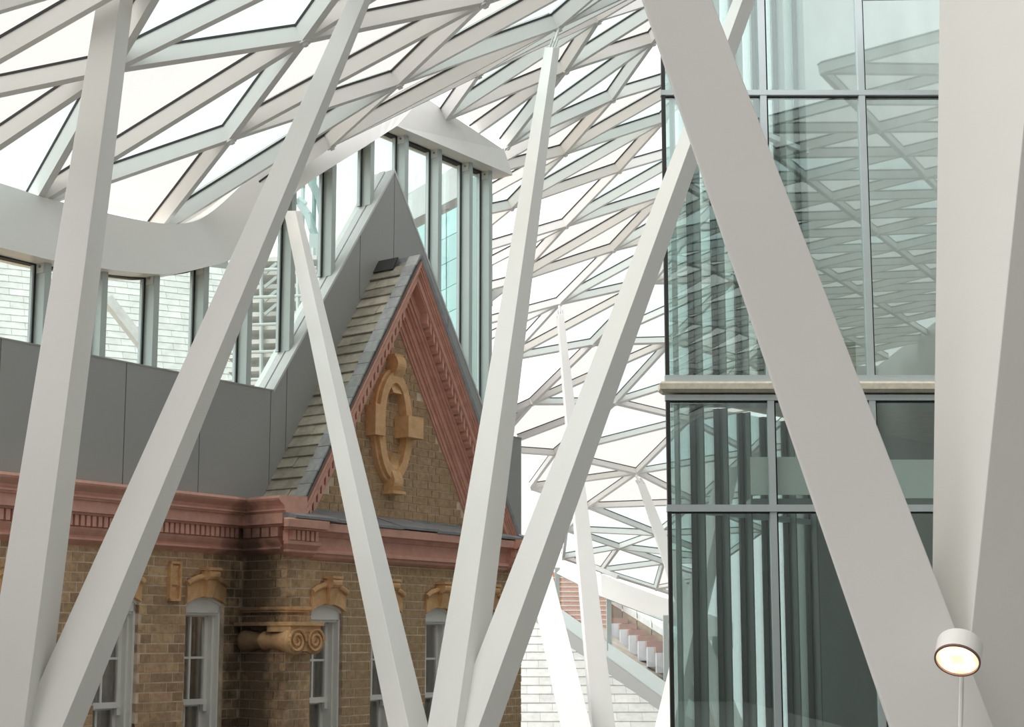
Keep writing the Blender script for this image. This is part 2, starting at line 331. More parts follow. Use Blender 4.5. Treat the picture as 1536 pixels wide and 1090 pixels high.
# ---- curved edge beam over the glazed screen (trim_1): rails given in facade coordinates
def cat(pts, n=6):
    out = []
    P = [pts[0]] + list(pts) + [pts[-1]]
    for i in range(1, len(P) - 2):
        for k in range(n):
            t = k / n; out.append(tuple(.5 * (2 * b + (c - a) * t + (2 * a - 5 * b + 4 * c - d) * t * t + (3 * b - a - 3 * c + d) * t ** 3) for a, b, c, d in zip(P[i - 1], P[i], P[i + 1], P[i + 2])))
    out.append(tuple(pts[-1])); return out
ZB = [(-15, 2.80), (-4.2, 2.80), (-2.55, 2.80), (-1.98, 2.81), (-1.14, 2.90), (-.64, 3.06), (-.24, 3.28), (.43, 3.99), (1.29, 4.63), (1.75, 4.97)]
ZT = [(-15, 3.30), (-4.2, 3.30), (-2.62, 3.30), (-2.05, 3.29), (-1.24, 3.33), (-.80, 3.41), (-.48, 3.60), (.20, 4.25), (1.02, 4.82), (2.25, 5.45)]
zb = cat(ZB); zt = cat(ZT)
OF, OB = .15, -.20
def strip(rails, name, m, parent=None, caps=True):
    n = len(rails[0]); k = len(rails); vs = [p for i in range(n) for p in (r[i] for r in rails)]
    fs = [(i * k + j, i * k + (j + 1) % k, (i + 1) * k + (j + 1) % k, (i + 1) * k + j) for i in range(n - 1) for j in range(k)]
    fs += [tuple(range(k)), tuple((n - 1) * k + j for j in range(k))]
    return mesh(name, vs, fs, m, parent)
eb = empty('trim_1', fp(0, 3, 0)); tag(eb, 'white curved edge beam above the glazed screen', kind='structure')
strip([[fp(a, b, OF) for a, b in zb], [fp(a, b, .06) for a, b in zt], [fp(a, b, OB) for a, b in zt], [fp(a, b, OB) for a, b in zb]], 'curved_beam', M['white'], eb)
q = [fp(1.75, 4.97, OF), fp(3.66, 4.98, OF), fp(3.63, 5.27, .06), fp(2.25, 5.45, .06)]
MB().hexa(q + [fp(1.75, 4.97, OB), fp(3.66, 4.98, OB), fp(3.63, 5.27, OB), fp(2.25, 5.45, OB)]).build('straight_beam', M['white'], eb)
# ---- grey clad upstand wall following the gable (wall_left), coping on top
GA = (1.76, 4.53); GL, GR = .20, 3.35; GZ = 2.155; GO = .12
def gz(s):
    if s <= GL or s >= GR: return GZ
    return lerp(GZ, GA[1], (s - GL) / (GA[0] - GL)) if s < GA[0] else lerp(GA[1], GZ, (s - GA[0]) / (GR - GA[0]))
wl = empty('wall_left', fp(0, .9, 0)); tag(wl, 'grey metal clad upstand wall stepping up around the brick gable', kind='structure')
cuts = [-15.0, -12, -9, -7, -5.0, -3.6, -2.5, -1.38, -.62, .17, .36, 1.28, GA[0], 2.6, 3.2, 3.86]
for a, b in zip(cuts[:-1], cuts[1:]):
    g = .004; a1, b1 = a + g, b - g
    xs = [a1] + [x for x in (GL, GA[0], GR) if a1 < x < b1] + [b1]
    MB().fprism([(a1, 1.1), (b1, 1.1)] + [(x, gz(x)) for x in xs[::-1]], GO - .03, GO).build('wall_panel', M['greypanel'], wl)
xs = [-15.0, GL, GA[0], GR, 3.86]
MB().fprism([(xs[0], 1.0), (xs[-1], 1.0)] + [(x, gz(x) - .012) for x in xs[::-1]], -.12, GO - .020).build('wall_core', M['coping'], wl)
for (a, b) in zip(xs[:-1], xs[1:]):
    A, B = (a, gz(a)), (b, gz(b))
    if A[1] == B[1]:
        MB().hexa([fp(A[0], A[1] - .006, GO + .004), fp(B[0], B[1] - .006, GO + .004), fp(B[0], B[1] - .006, -.16), fp(A[0], A[1] - .006, -.16),
                   fp(A[0], A[1] + .006, GO + .004), fp(B[0], B[1] + .006, GO + .004), fp(B[0], B[1] + .006, -.16), fp(A[0], A[1] + .006, -.16)]).build('coping', M['greypanel'], wl)
    else:
        for o0, o1, h in ((GO - .11, GO + .004, .014), (GO - .20, GO - .125, .02), (-.16, GO - .21, .012)):
            MB().hexa([fp(A[0], A[1] - .02, o1), fp(B[0], B[1] - .02, o1), fp(B[0], B[1] - .02, o0), fp(A[0], A[1] - .02, o0),
                       fp(A[0], A[1] + h, o1), fp(B[0], B[1] + h, o1), fp(B[0], B[1] + h, o0), fp(A[0], A[1] + h, o0)]).build('coping', M['coping'], wl)
# ---- glazed screen between upstand and edge beam (window_1)
w1 = empty('window_1', fp(0, 2.2, -.05)); tag(w1, 'tall glazed screen with grey green steel mullions above the upstand wall', kind='structure')
def ztop(s):
    if s >= 1.75: return 4.99
    for (a, za), (b, zb_) in zip(ZB[:-1], ZB[1:]):
        if a <= s <= b: return lerp(za, zb_, (s - a) / (b - a)) + .02
    return 2.82
mull = [-15 + .517 * k for k in range(22)] + [-3.64, -3.12, -2.60, -2.08, -1.56, -1.05, -.53, -.03, .475, .99, 1.515, 2.02, 2.545, 3.06, 3.40]
GLS = -.085
for s in mull:
    zb_, zt_ = gz(s) - .02, ztop(s) - .0
    mb = MB().fbox(s - .028, s + .028, zb_, zt_, GLS + .012, GLS + .135); mb.build('mullion', M['steel'], w1)
    MB().fbox(s - .046, s - .028, zb_, zt_, GLS - .015, GLS + .03).build('mullion_gasket', M['gasket'], w1)
    MB().fbox(s - .06, s - .046, zb_, zt_, GLS + .0, GLS + .028).build('glazing_bead', M['alu'], w1)
    br = MB().fbox(s - .036, s - .028, zt_ - .10, zt_ + .01, GLS + .04, GLS + .125); br.fbox(s - .028, s + .03, zt_ - .02, zt_ + .03, GLS + .03, GLS + .125)
    b2 = br.build('mullion_bracket', M['coping'], w1)
    MB().tube(fp(s - .034, zt_ - .05, GLS + .083), fp(s - .044, zt_ - .05, GLS + .083), .011, 8).build('bolt', M['darkfin'], b2)
for a, b in zip(mull[:-1], mull[1:]):
    x0, x1 = a + .03, b - .05
    xs = [x0 + (x1 - x0) * k / 6 for k in range(7)] + [x for x in (GL, GA[0]) if x0 < x < x1]; xs.sort()
    MB().fprism([(x, gz(x) - .02) for x in xs] + [(x, ztop(x)) for x in xs[::-1]], GLS, GLS + .012).build('glass_pane', M['screen'], w1)
    top = MB()
    for x, y in zip(xs[:-1], xs[1:]): top.hexa([fp(p_, zz, oo) for p_ in (x, y) for zz, oo in ((ztop(p_) - .035, GLS - .02), (ztop(p_) + .03, GLS - .02), (ztop(p_) + .03, GLS + .05), (ztop(p_) - .035, GLS + .05))])
    top.build('head_frame', M['gasket'], w1)
# ================================================================== BRICK BUILDING
bb = empty('brick_building', fp(0, -8, 0))
tag(bb, 'old brown brick building with terracotta cornice, sash windows and a slated gable', 'building')
BO, GF = .5276, .345                      # bay front, gable field
ZLOW = -1.15
WIN_A = [(-5.0, -4.6), (-4.12, -3.72), (-3.24, -2.84), (-2.36, -1.96), (-1.48, -1.08), (-.60, -.20)]; WIN_B = [(.29, .68), (1.04, 1.43), (1.785, 2.18), (2.53, 2.92)]
CROWN_A, CROWN_B = .385, .335
BAY_END = 3.28
SA, ZA, SL = 1.58, 3.55, 1.62            # gable apex and slope
KV = math.sqrt(1 + SL * SL)
def roofz(s): return ZA - SL * abs(s - SA)
CH = .0757                               # brick course
def courses(z0, z1):
    k = math.floor(z0 / CH)
    while k * CH < z1:
        a, b = max(k * CH, z0), min((k + 1) * CH, z1)
        if b - a > .02: yield k, a, b
        k += 1
BRICKS = []                              # (depth, wall part, material, box)
def lay(wall, m, s0, s1, z0, z1, o, openings, keep=None, along='s', rs=None):
    for k, a, b in courses(z0, z1):
        x = s0 - random.choice((0, .0)) - (0 if k % 2 else .168); i = k % 2
        while x < s1:
            L = .215 if i % 2 == 0 else .1025; i += 1
            x0, x1 = x, x + L; x += L + .0095
            x0 = max(x0, s0); x1 = min(x1, s1)
            segs = [(x0, x1)]
            for (p0, p1, q0, q1) in openings:
                if b - .02 < q0 or a + .02 > q1: continue
                ns = []
                for (c0, c1) in segs:
                    if c1 <= p0 or c0 >= p1: ns.append((c0, c1)); continue
                    if c0 < p0: ns.append((c0, p0))
                    if c1 > p1: ns.append((p1, c1))
                segs = ns
            for (c0, c1) in segs:
                if c1 - c0 < .025: continue
                if keep and not keep((c0 + c1) / 2, (a + b) / 2): continue
                pr = random.uniform(-.0025, .0035)
                if along == 's': BRICKS.append((fp(c0, a, o).y, wall, m, (c0, c1, a + .005, b - .005, o - .05, o + pr)))
                else: BRICKS.append((fp(rs, a, c0).y, wall, m, (rs - pr, rs + .05, a + .005, b - .005, c0, c1)))
def backing(name, m, s0, s1, z0, z1, o, openings, parent, thick=.24):
    mb = MB(); zs = sorted({z0, z1} | {q for op in openings for q in op[2:] if z0 < q < z1})
    for a, b in zip(zs[:-1], zs[1:]):
        segs = [(s0, s1)]
        for (p0, p1, q0, q1) in openings:
            if q0 < b - 1e-6 and q1 > a + 1e-6:
                segs = [t for (c0, c1) in segs for t in ((c0, min(c1, p0)), (max(c0, p1), c1)) if t[1] - t[0] > 1e-4]
        for c0, c1 in segs: mb.fbox(c0, c1, a, b, o - thick, o - .003)
    return mb.build(name, m, parent)
opA = [(a, b, -9, CROWN_A) for a, b in WIN_A]; opB = [(a, b, -9, CROWN_B) for a, b in WIN_B]
wa = backing('facade_wall', M['mortar'], -15, 0.0, -8, .80, 0.0, opA, bb)
wb = backing('bay_wall', M['mortar'], .03, BAY_END, -8, .80, BO, opB, bb)
wr = MB().fbox(.007, .25, -8, .80, -.25, BO - .007).build('return_wall', M['mortar'], bb)
MB().fbox(BAY_END - .25, BAY_END - .007, -8, .80, -.25, BO - .007).build('return_wall', M['mortar'], bb)
wg = MB().fprism([(SA - (ZA - 1.0) / SL, 1.0), (SA + (ZA - 1.0) / SL, 1.0), (SA, ZA - .04)], GF - .3, GF - .007).build('gable_wall', M['mortar'], bb)
lay(wa, M['brick'], -7.5, -.20 + .02, ZLOW, .74, 0.0, opA)
lay(wa, M['brick'], -.185, -.002, ZLOW, .74, 0.0, [])
lay(wb, M['brick'], .002, BAY_END, ZLOW, .74, BO, opB)
lay(wr, M['brick'], .012, BO - .004, ZLOW, .74, 0, [], along='o', rs=0.0)
lay(wg, M['brick'], .35, 2.9, 1.06, 3.1, GF, [], keep=lambda s, z: z < roofz(s) - .325 * KV)
BRICKS.sort(key=lambda t: t[0])
def seen(t):
    s0, s1, z0, z1, o0, o1 = t[3]; p = fp(s0, z0, o1); r = p - Vector((0, 0, EZ))
    return CX + FPX * r.x / r.y > -5 and CX + FPX * r.x / r.y < 790 and r.z / r.y > -.062
n = 0; rest = {}
for t in BRICKS:
    if n < 300 and seen(t):
        fpiece('brick', t[2], *t[3], t[1]); n += 1
    else: rest.setdefault((t[1].name, t[2].name), []).append(t)
for L in rest.values():
    mb = MB()
    for t in L:
        s0, s1, z0, z1, o0, o1 = t[3]; mb.fbox(s0, s1, z0, z1, o0, o1)
    o = mb.build('brickwork', L[0][2], L[0][1]); o['kind'] = 'stuff'

MB().fbox(-15, 3.2, -8, 1.0, -10, -.6).build('building_body', M['brick'], bb)
# ---- cornices: profile (z, o) swept along the front, return and bay
def sweep(prof, path, name, m, parent):
    k = len(prof); vs = []; 
    for (s, ds, o, do) in path:                       # s + ds*proj, o + do*proj
        for z, pr in prof: vs.append(fp(s + ds * pr, z, o + do * pr))
    fs = [(i * k + j, i * k + j + 1, (i + 1) * k + j + 1, (i + 1) * k + j) for i in range(len(path) - 1) for j in range(k - 1)]
    fs += [tuple(range(k)), tuple((len(path) - 1) * k + j for j in range(k))]
    return mesh(name, vs, fs, m, parent)
PROF_A = [(1.20, -.1), (1.185, .28), (1.165, .285), (1.15, .275), (1.135, .255), (1.11, .215), (1.085, .20), (1.084, .215), (1.068, .215), (1.067, .195), (1.052, .19),
          (1.05, .17), (.965, .17), (.962, .125), (.948, .125), (.947, .08), (.862, .08), (.861, .10), (.845, .10), (.825, .085), (.80, .06), (.785, .055), (.784, .075), (.768, .075), (.745, .03), (.72, -.02), (.72, -.1)]
pathA = [(-4.6, 0, 0, 1), (0, -1, 0, 1), (0, -1, BO, 1), ]
sweep(PROF_A, [(-15, 0, 0, 1), (.05, 0, 0, 1)], 'cornice', M['terra'], bb)
RP = [(z, p * .8 + .02) for z, p in PROF_A if z < 1.19]
UPP = [(z, p) for z, p in PROF_A if z > 1.05] + [(1.05, -.1)]; MID = [(1.05, -.1)] + [(z, p) for z, p in PROF_A if .945 < z <= 1.05] + [(.947, -.1)]; LOW = [(.947, -.1)] + [(z, p) for z, p in PROF_A if z < .948]
sweep(UPP, [(0, -.85, -.03, 0), (0, -.85, BO + .13, 0)], 'cornice', M['terra'], bb)
sweep(MID, [(0, -1, -.03, 0), (0, -1, BO + .10, 0)], 'cornice', M['terra'], bb)
sweep(LOW, [(0, -1, -.03, 0), (0, -1, BO - .01, 0)], 'cornice', M['terra'], bb)
PB1 = [(1.04, -.1), (1.0, .235), (.99, .245), (.93, .24), (.926, .19), (.916, .19), (.914, .12), (.83, .12), (.828, .155), (.80, .15), (.78, .12), (.76, .10), (.758, .115), (.74, .11), (.712, .04), (.70, -.1)]
PB2 = [(1.02, -.1), (.995, .16), (.985, .165), (.925, .16), (.92, .10), (.885, .075), (.88, .06), (.785, .06), (.78, .075), (.765, .095), (.745, .095), (.735, .07), (.715, .06), (.70, .03), (.685, -.02), (.685, -.1)]
sweep(PB1, [(0, -1, BO - .05, 1), (0, -1, BO, 1), (.235, 0, BO, 1), ], 'cornice', M['terra'], bb)
sweep(PB2, [(.235, 0, BO, 1), (2.95, 0, BO, 1)], 'cornice', M['terra'], bb)
sweep(PB1, [(2.95, 0, BO, 1), (BAY_END, 1, BO, 1), (BAY_END, 1, -.1, 1)], 'cornice', M['terra'], bb)
x = -3.2
while x < -.16: fpiece('dentil', M['terra'], x, x + .034, .866, .945, .06, .128, bb); x += .0535
mb = MB()
for k in range(80): mb.fbox(-3.2 - .0535 * (k + 1), -3.2 - .0535 * (k + 1) + .034, .866, .945, .06, .128)
mb.build('dentil_course', M['terra'], bb)['kind'] = 'stuff'
for o in (.14, .245, .35, .455): fpiece('dentil', M['terra'], -.128, -.05, .866, .945, o, o + .082, bb)
for k in range(6): fpiece('dentil', M['terra'], -.11 + k * .053, -.11 + k * .053 + .033, .832, .912, BO + .05, BO + .165, bb)
for k in range(6): fpiece('dentil', M['terra'], 2.97 + k * .053, 2.97 + k * .053 + .033, .832, .912, BO + .05, BO + .165, bb)
# lead weathering above the bay cornice
mb = MB(); r5 = random.Random(5); px = -.16
while px < 3.2:
    L = min(r5.uniform(.35, .6), 3.24 - px)
    dz = r5.uniform(-.008, .008); pr = .245 if px < .15 or px > 2.85 else .175
    mb.hexa([fp(px, 1.0 + dz, BO + pr), fp(px + L, 1.0 + dz, BO + pr), fp(px + L, .985, BO - .1), fp(px, .985, BO - .1),
             fp(px, 1.022 + dz, BO + pr), fp(px + L, 1.022 + dz, BO + pr), fp(px + L, 1.125 + dz, GF + .01), fp(px, 1.125 + dz, GF + .01)])
    mb.fbox(px, px + L, 1.04, 1.125 + r5.uniform(0, .02), GF - .02, GF + .016); px += L - .015
mb.build('lead_flashing', M['lead'], bb)

# ---- raking cornices of the gable
def rq(side, h0, h1, o0, o1, zend=1.075, mb=None, l0=0.0, l1=None):
    e = (ZA - zend) / SL
    def P(x, h, o): return fp(SA + side * x, ZA - SL * x - h, o)
    a = l0; b = e if l1 is None else l1
    return (mb or MB()).hexa([P(a, h0, o0), P(b, h0, o0), P(b, h1, o0), P(a, h1, o0), P(a, h0, o1), P(b, h0, o1), P(b, h1, o1), P(a, h1, o1)])
for side in (-1, 1):
    mb = MB(); L = [(.020, .035, .622), (.035, .047, .612), (.047, .058, .598), (.058, .066, .602), (.066, .078, .585), (.078, .115, .572), (.115, .122, .56), (.122, .175, .47), (.175, .19, .485), (.19, .215, .465), (.215, .23, .44), (.23, .275, .415), (.275, .29, .40), (.29, .325, .375), (.325, .345, .36)]
    for a_, b_, m_ in ((0, 5, 'terra'), (5, 7, 'terra'), (7, 8, 'terra'), (8, 15, 'terra')):
        mb = MB()
        for t0, t1, o in L[a_:b_]: rq(side, t0 * KV, t1 * KV, GF - .05, o, mb=mb)
        mb.build('raking_cornice', M[m_], bb)
    x = .16
    while x < (ZA - 1.2) / SL:
        rq(side, .122 * KV, .17 * KV, GF + .05, .556, l0=x, l1=x + .024).build('dentil', M['terra'], bb); x += .047
# ---- slates and verge slabs on the left slope, ridge piece, right slope sheet
for side in (-1, 1):
    rq(side, .012, .06, -.1, .60).build('roof_deck', M['slategap'], bb)
th = math.atan(SL); r9 = random.Random(9)
SROT = Matrix((DV * -math.cos(th) - ZV * math.sin(th), -NV, DV * -math.sin(th) + ZV * math.cos(th))).transposed().to_4x4()  # x down slope, y inward, z normal
def slate_piece(name, m, l0, l1, o0, o1, lift, tilt=.0):
    c = fp(SA - (l0 + l1) / 2 * math.cos(th), ZA - (l0 + l1) / 2 * math.sin(th), (o0 + o1) / 2) + (DV * -math.sin(th) + ZV * math.cos(th)) * lift
    R = SROT @ Matrix.Rotation(tilt, 4, 'Y')
    return piece(name, m, Matrix.Translation(c) @ R @ Matrix.Diagonal((l1 - l0, o1 - o0, .014, 1)), bb)
TL = (ZA - 1.07) / math.sin(th); nrow = 24; gz_ = (TL - .12) / nrow
for k in range(nrow):
    l0 = .12 + k * gz_; cut = r9.uniform(.22, .42)
    segs = ((.10, cut), (cut + .004, .50)) if k % 3 == 1 else ((.10, .50),)
    for a, b in segs:
        slate_piece('slate', M['slate'], l0 - .03 + r9.uniform(-.006, .006), l0 + gz_ + r9.uniform(-.004, .01), a, b, .024 + r9.uniform(0, .006), tilt=-.14)
nv = 22; gv = TL / nv
for k in range(nv):
    slate_piece('verge_slab', M['verge'], k * gv + .004, (k + 1) * gv - .003, .495, .632, .034 + r9.uniform(0, .004), tilt=.03)
slate_piece('ridge_slab', M['gasket'], -.01, .14, .10, .36, .045)
rq(1, -.03, .05, -.1, .628).build('verge_flashing', M['lead'], bb)

# ---- oval ornament on the gable
def ell(c, a, b, t): return (c[0] + a * math.cos(t), c[1] + b * math.sin(t))
OC = (1.455, 1.97)
def ring(a0, b0, a1, b1, o0, o1, n=40):
    mb = MB(); vs = []; fs = []
    for k in range(n):
        t = 2 * math.pi * k / n
        for (aa, b_, o) in ((a0, b0, o0), (a0, b0, o1), (a1, b1, o1), (a1, b1, o0)): vs.append(fp(*ell(OC, aa, b_, t), o))
    for k in range(n):
        for j in range(4): fs.append((k * 4 + j, k * 4 + (j + 1) % 4, ((k + 1) % n) * 4 + (j + 1) % 4, ((k + 1) % n) * 4 + j))
    return mb.add(vs, fs)
rg = ring(.155, .40, .235, .50, GF - .01, GF + .09).build('oval_ornament', M['tan'], bb)
ring(.235, .50, .262, .53, GF - .01, GF + .05).build('outer_moulding', M['tan'], rg)
MB().fbox(1.135, 1.275, 1.855, 2.135, GF, GF + .12).build('side_block', M['tan'], rg)
MB().fbox(1.535, 1.75, 1.875, 2.07, GF, GF + .17).build('side_block', M['tan'], rg)
def scroll(sc_, z0, z1, flip, name):
    # S shaped keystone: profile in (o, z) extruded along s
    n = 14; f = []; 
    for k in range(n + 1):
        t = k / n; z = lerp(z0, z1, t); o = GF + .09 + .035 * math.sin(t * math.pi * 2 * (1 if flip else -1)) + .02 * t; f.append((o, z))
    poly = [fp(sc_ - .06, z, o) for o, z in f] + [fp(sc_ - .06, z1, GF), fp(sc_ - .06, z0, GF)]
    mb = MB(); N_ = len(poly)
    taper = [fp(sc_ + .06, z, o) for o, z in f] + [fp(sc_ + .06, z1, GF), fp(sc_ + .06, z0, GF)]
    fs = [(i, (i + 1) % N_, N_ + (i + 1) % N_, N_ + i) for i in range(N_)] + [tuple(range(N_)), tuple(range(2 * N_ - 1, N_ - 1, -1))]
    return mb.add(poly + taper, fs).build(name, M['tan'], rg)
scroll(OC[0] + .02, 2.275, 2.615, False, 'scroll_keystone'); scroll(OC[0] + .0, 1.37, 1.71, True, 'scroll_keystone')
MB().fbox(OC[0] - .08, OC[0] + .10, 1.345, 1.372, GF, GF + .13).build('small_ledge', M['tan'], rg)
MB().fbox(OC[0] - .04, OC[0] + .08, 2.615, 2.64, GF, GF + .10).build('small_ledge', M['tan'], rg)

# ---- sash windows
def arch(s0, s1, zc, rise, n=10):
    c = (s0 + s1) / 2; hw = (s1 - s0) / 2; R = (hw * hw + rise * rise) / (2 * rise); zc0 = zc - R
    a = math.asin(hw / R)
    return [(c + R * math.sin(t), zc0 + R * math.cos(t)) for t in [lerp(-a, a, k / n) for k in range(n + 1)]], (c, zc0, R, a)
def sash_window(s0, s1, zc, o):
    rise = .055; top, (c, z0, R, a) = arch(s0, s1, zc, rise)
    zs = zc - rise; low = -1.6
    w_ = empty('window', fp(c, low, o)); w_.parent = bb; w_.matrix_parent_inverse = Matrix.Translation(bb.location).inverted()
    F0 = o - .035; gl = o - .155; st = .032
    # arched head panel and box lining (deep white jambs)
    mb = MB(); inner = zc - .135
    mb.fprism([(s0 + .002, inner), (s1 - .002, inner)] + [(x, z) for x, z in top[::-1]], F0 - .02, F0)
    mb.fprism([(s0 + .002, inner + .012), (s1 - .002, inner + .012), (s1 - .002, inner - .02), (s0 + .002, inner - .02)], gl - .03, F0 - .02)
    mb.fbox(s1 - .022, s1 - .002, low, zs, gl - .04, F0); mb.fbox(s1 - .040, s1 - .022, low, inner, gl - .04, F0 - .05)
    mb.fbox(s0 + .002, s0 + .022, low, zs, gl - .04, F0)
    mb.build('box_frame', M['sash'], w_)
    mb = MB(); n = len(top)
    for (x0, y0), (x1, y1) in zip(top[:-1], top[1:]): mb.hexa([fp(x0, y0 - .03, F0), fp(x1, y1 - .03, F0), fp(x1, y1, F0), fp(x0, y0, F0), fp(x0, y0 - .03, F0 + .012), fp(x1, y1 - .03, F0 + .012), fp(x1, y1, F0 + .012), fp(x0, y0, F0 + .012)])
    mb.build('head_moulding', M['sash'], w_)
    a0, a1 = s0 + .02, s1 - .04; zt = inner; zm = -.492; mid = (a0 + a1) / 2 - .01
    us = MB(); us.fbox(a0, a0 + st, zm, zt, gl - .015, gl + .02); us.fbox(a1 - st, a1, zm, zt, gl - .015, gl + .02); us.fbox(a0, a1, zt - .03, zt, gl - .015, gl + .02); us.fbox(a0, a1, zm, zm + .045, gl - .015, gl + .03)
    us.fbox(a1 - st, a1, zm - .055, zm, gl - .01, gl + .025)
    us.build('upper_sash', M['sash'], w_)
    zh = lerp(zm + .045, zt - .03, .5)
    MB().fbox(mid - .009, mid + .009, zm + .04, zt - .02, gl - .008, gl + .014).build('glazing_bar', M['sash'], w_)
    MB().fbox(a0 + st, a1 - st, zh - .009, zh + .009, gl - .008, gl + .013).build('glazing_bar', M['sash'], w_)
    for (x0, x1) in ((a0 + st, mid - .009), (mid + .009, a1 - st)):
        for (y0, y1) in ((zm + .045, zh - .009), (zh + .009, zt - .03)): MB().fbox(x0, x1, y0, y1, gl - .004, gl + .002).build('pane', M['pane'], w_)
    ls = MB(); g2 = gl - .045
    ls.fbox(a0, a0 + st, low, zm, g2 - .015, g2 + .02); ls.fbox(a1 - st, a1, low, zm, g2 - .015, g2 + .02); ls.fbox(a0, a1, zm - .015, zm + .02, g2 - .015, g2 + .015); ls.fbox(mid - .009, mid + .009, low, zm, g2 - .008, g2 + .012)
    ls.build('lower_sash', M['sash'], w_)
    for (x0, x1) in ((a0 + st, mid - .009), (mid + .009, a1 - st)): MB().fbox(x0, x1, low, zm - .015, g2 - .004, g2 + .002).build('pane', M['pane'], w_)
    mb = MB(); nn = 44
    pts = [(lerp(a0 - .05, a1 + .5, k / nn), gl - .13 - .02 * math.sin(k * 2.3)) for k in range(nn + 1)]
    for (x0, o0), (x1, o1) in zip(pts[:-1], pts[1:]): mb.add([fp(x0, low, o0), fp(x1, low, o1), fp(x1, zt, o1), fp(x0, zt, o0)], [(0, 1, 2, 3)])
    mb.build('curtain', M['curtain'], w_)
    MB().fbox(s0 - .1, s1 + .6, low - .1, zc + .1, gl - .32, gl - .25).build('room_back', M['room'], w_)
    # tan arch stones, keystone, hood mould
    hd = MB()
    def ar(t, r): return (c + (R + r) * math.sin(t), z0 + (R + r) * math.cos(t))
    ov = a * 1.06
    for (t0, t1) in ((-ov, -a * .16), (a * .16, ov)):
        lo_ = [ar(lerp(t0, t1, k / 5), -.004) for k in range(6)]; poly = lo_ + [(x, z + .15) for x, z in lo_[::-1]]
        MB().fprism(poly, o - .06, o + .022).build('arch_stone', M['tan'], w_)
    kb = MB(); kp = [(-.034, -.012, .05), (-.05, .18, .09)]
    kb.hexa([fp(c - .032, zc - .012, o - .03), fp(c + .032, zc - .012, o - .03), fp(c + .032, zc - .012, o + .05), fp(c - .032, zc - .012, o + .05),
             fp(c - .05, zc + .20, o - .03), fp(c + .05, zc + .20, o - .03), fp(c + .05, zc + .20, o + .105), fp(c - .05, zc + .20, o + .105)])
    kb.tube(fp(c - .055, zc + .17, o + .075), fp(c + .055, zc + .17, o + .075), .045, 12); kb.fbox(c - .065, c + .065, zc + .205, zc + .228, o - .03, o + .12)
    kb.build('keystone', M['tan'], w_)
    for (t0, t1) in ((-ov * 1.03, -a * .2), (a * .2, ov * 1.03)):
        MB().path([fp(x, z + .158, o + .03) for x, z in (ar(lerp(t0, t1, k / 6), 0) for k in range(7))], .024, 8).build('hood_mould', M['tan'], w_)
    return w_
for a_, b_ in WIN_A: sash_window(a_, b_, CROWN_A, 0.0)
for a_, b_ in WIN_B: sash_window(a_, b_, CROWN_B, BO)
# ---- carved plaque
pq = MB().fbox(-.805, -.69, .335, .65, -.02, .012).build('carved_plaque', M['tan'], bb)
for q in ((-.805, -.79, .335, .65), (-.705, -.69, .335, .65), (-.805, -.69, .335, .355), (-.805, -.69, .63, .65)): MB().fbox(*q, .01, .04).build('plaque_rim', M['tan'], pq)
for z, f in ((.57, 1), (.49, -1), (.42, 1)): MB().fprism([(-.785, z - .04 * f), (-.71, z + .045 * f), (-.785, z + .045 * f)], .01, .03).build('plaque_leaf', M['tan'], pq)
# ---- ionic capital at the bay corner
cp = empty('ionic_capital', fp(0, -.1, .5)); cp.parent = bb; cp.matrix_parent_inverse = Matrix.Translation(bb.location).inverted()
MB().fbox(-.10, .27, .145, .175, .02, BO + .17).build('abacus', M['tan'], cp)
for sx in (-.015, .20):
    prof = [(.0, .0), (.085, .0), (.095, .05), (.075, .14), (.062, .22), (.078, .245), (.078, .275), (.062, .30), (.072, .40), (.095, .50), (.112, .565), (.112, .60), (0, .60)]
    MB().lathe(fp(sx, .025, .06), NV, prof, 22).build('bolster', M['tan'], cp, smooth=True)
    pts = [fp(sx + r_ * math.cos(t), .02 + r_ * math.sin(t), .668) for t, r_ in [(k * .35, .105 * (1 - k / 46)) for k in range(40)]]
    MB().path(pts, .013, 6).build('volute', M['tan'], cp)
MB().fbox(-.09, .26, .095, .145, .40, BO + .14).build('echinus', M['tan'], cp)
MB().fbox(.05, .14, -.06, .10, BO, BO + .13).build('capital_core', M['tan'], cp)
MB().fbox(-.03, .25, .275, .30, .02, BO + .045).build('string_moulding', M['tan'], bb)
MB().fbox(-.02, .24, .255, .275, .02, BO + .025).build('string_moulding', M['tan'], bb)
# ================================================================== GLASS TOWER
TY = 15.2
def tx(u): return (u - CX) / FPX * TY * 1.011            # x on the glass plane near mid height
def tz(v): return pt(1150, v, TY).z
tw = empty('glass_tower', (3.4, 16.5, 0)); tag(tw, 'teal glass tower with blue grey frames and a projecting concrete floor slab', 'building')
XM = [tx(1002), tx(1156), tx(1308), tx(1460), tx(1612), tx(1764), tx(1916)]
V_T = -160
rows = [(V_T, 141), (141, 566), (601, 762), (762, 1500)]
def tb(name, m, u0x, u1x, z0, z1, y0, y1, parent=tw): return MB().box((u0x, y0, z0), (u1x, y1, z1)).build(name, m, parent)
for i, (a, b) in enumerate(zip(XM[:-1], XM[1:])):
    for (v0, v1) in rows:
        tb('glass_pane', M['tower'], a + .02, b - .02, tz(v1) + .02, tz(v0) - .02, TY, TY + .012)
for i, x in enumerate(XM):
    hw = .034 if i else .02
    for (v0, v1) in ((V_T, 570), (594, 1500)):
        tb('mullion', M['alu'] if i else M['gasket'], x - hw, x + hw, tz(v1), tz(v0), TY - .045, TY + .03)
    if i:
        for (v0, v1) in ((V_T, 570), (594, 1500)): tb('mullion_gasket', M['gasket'], x + hw, x + hw + .022, tz(v1), tz(v0), TY + .0, TY + .10)
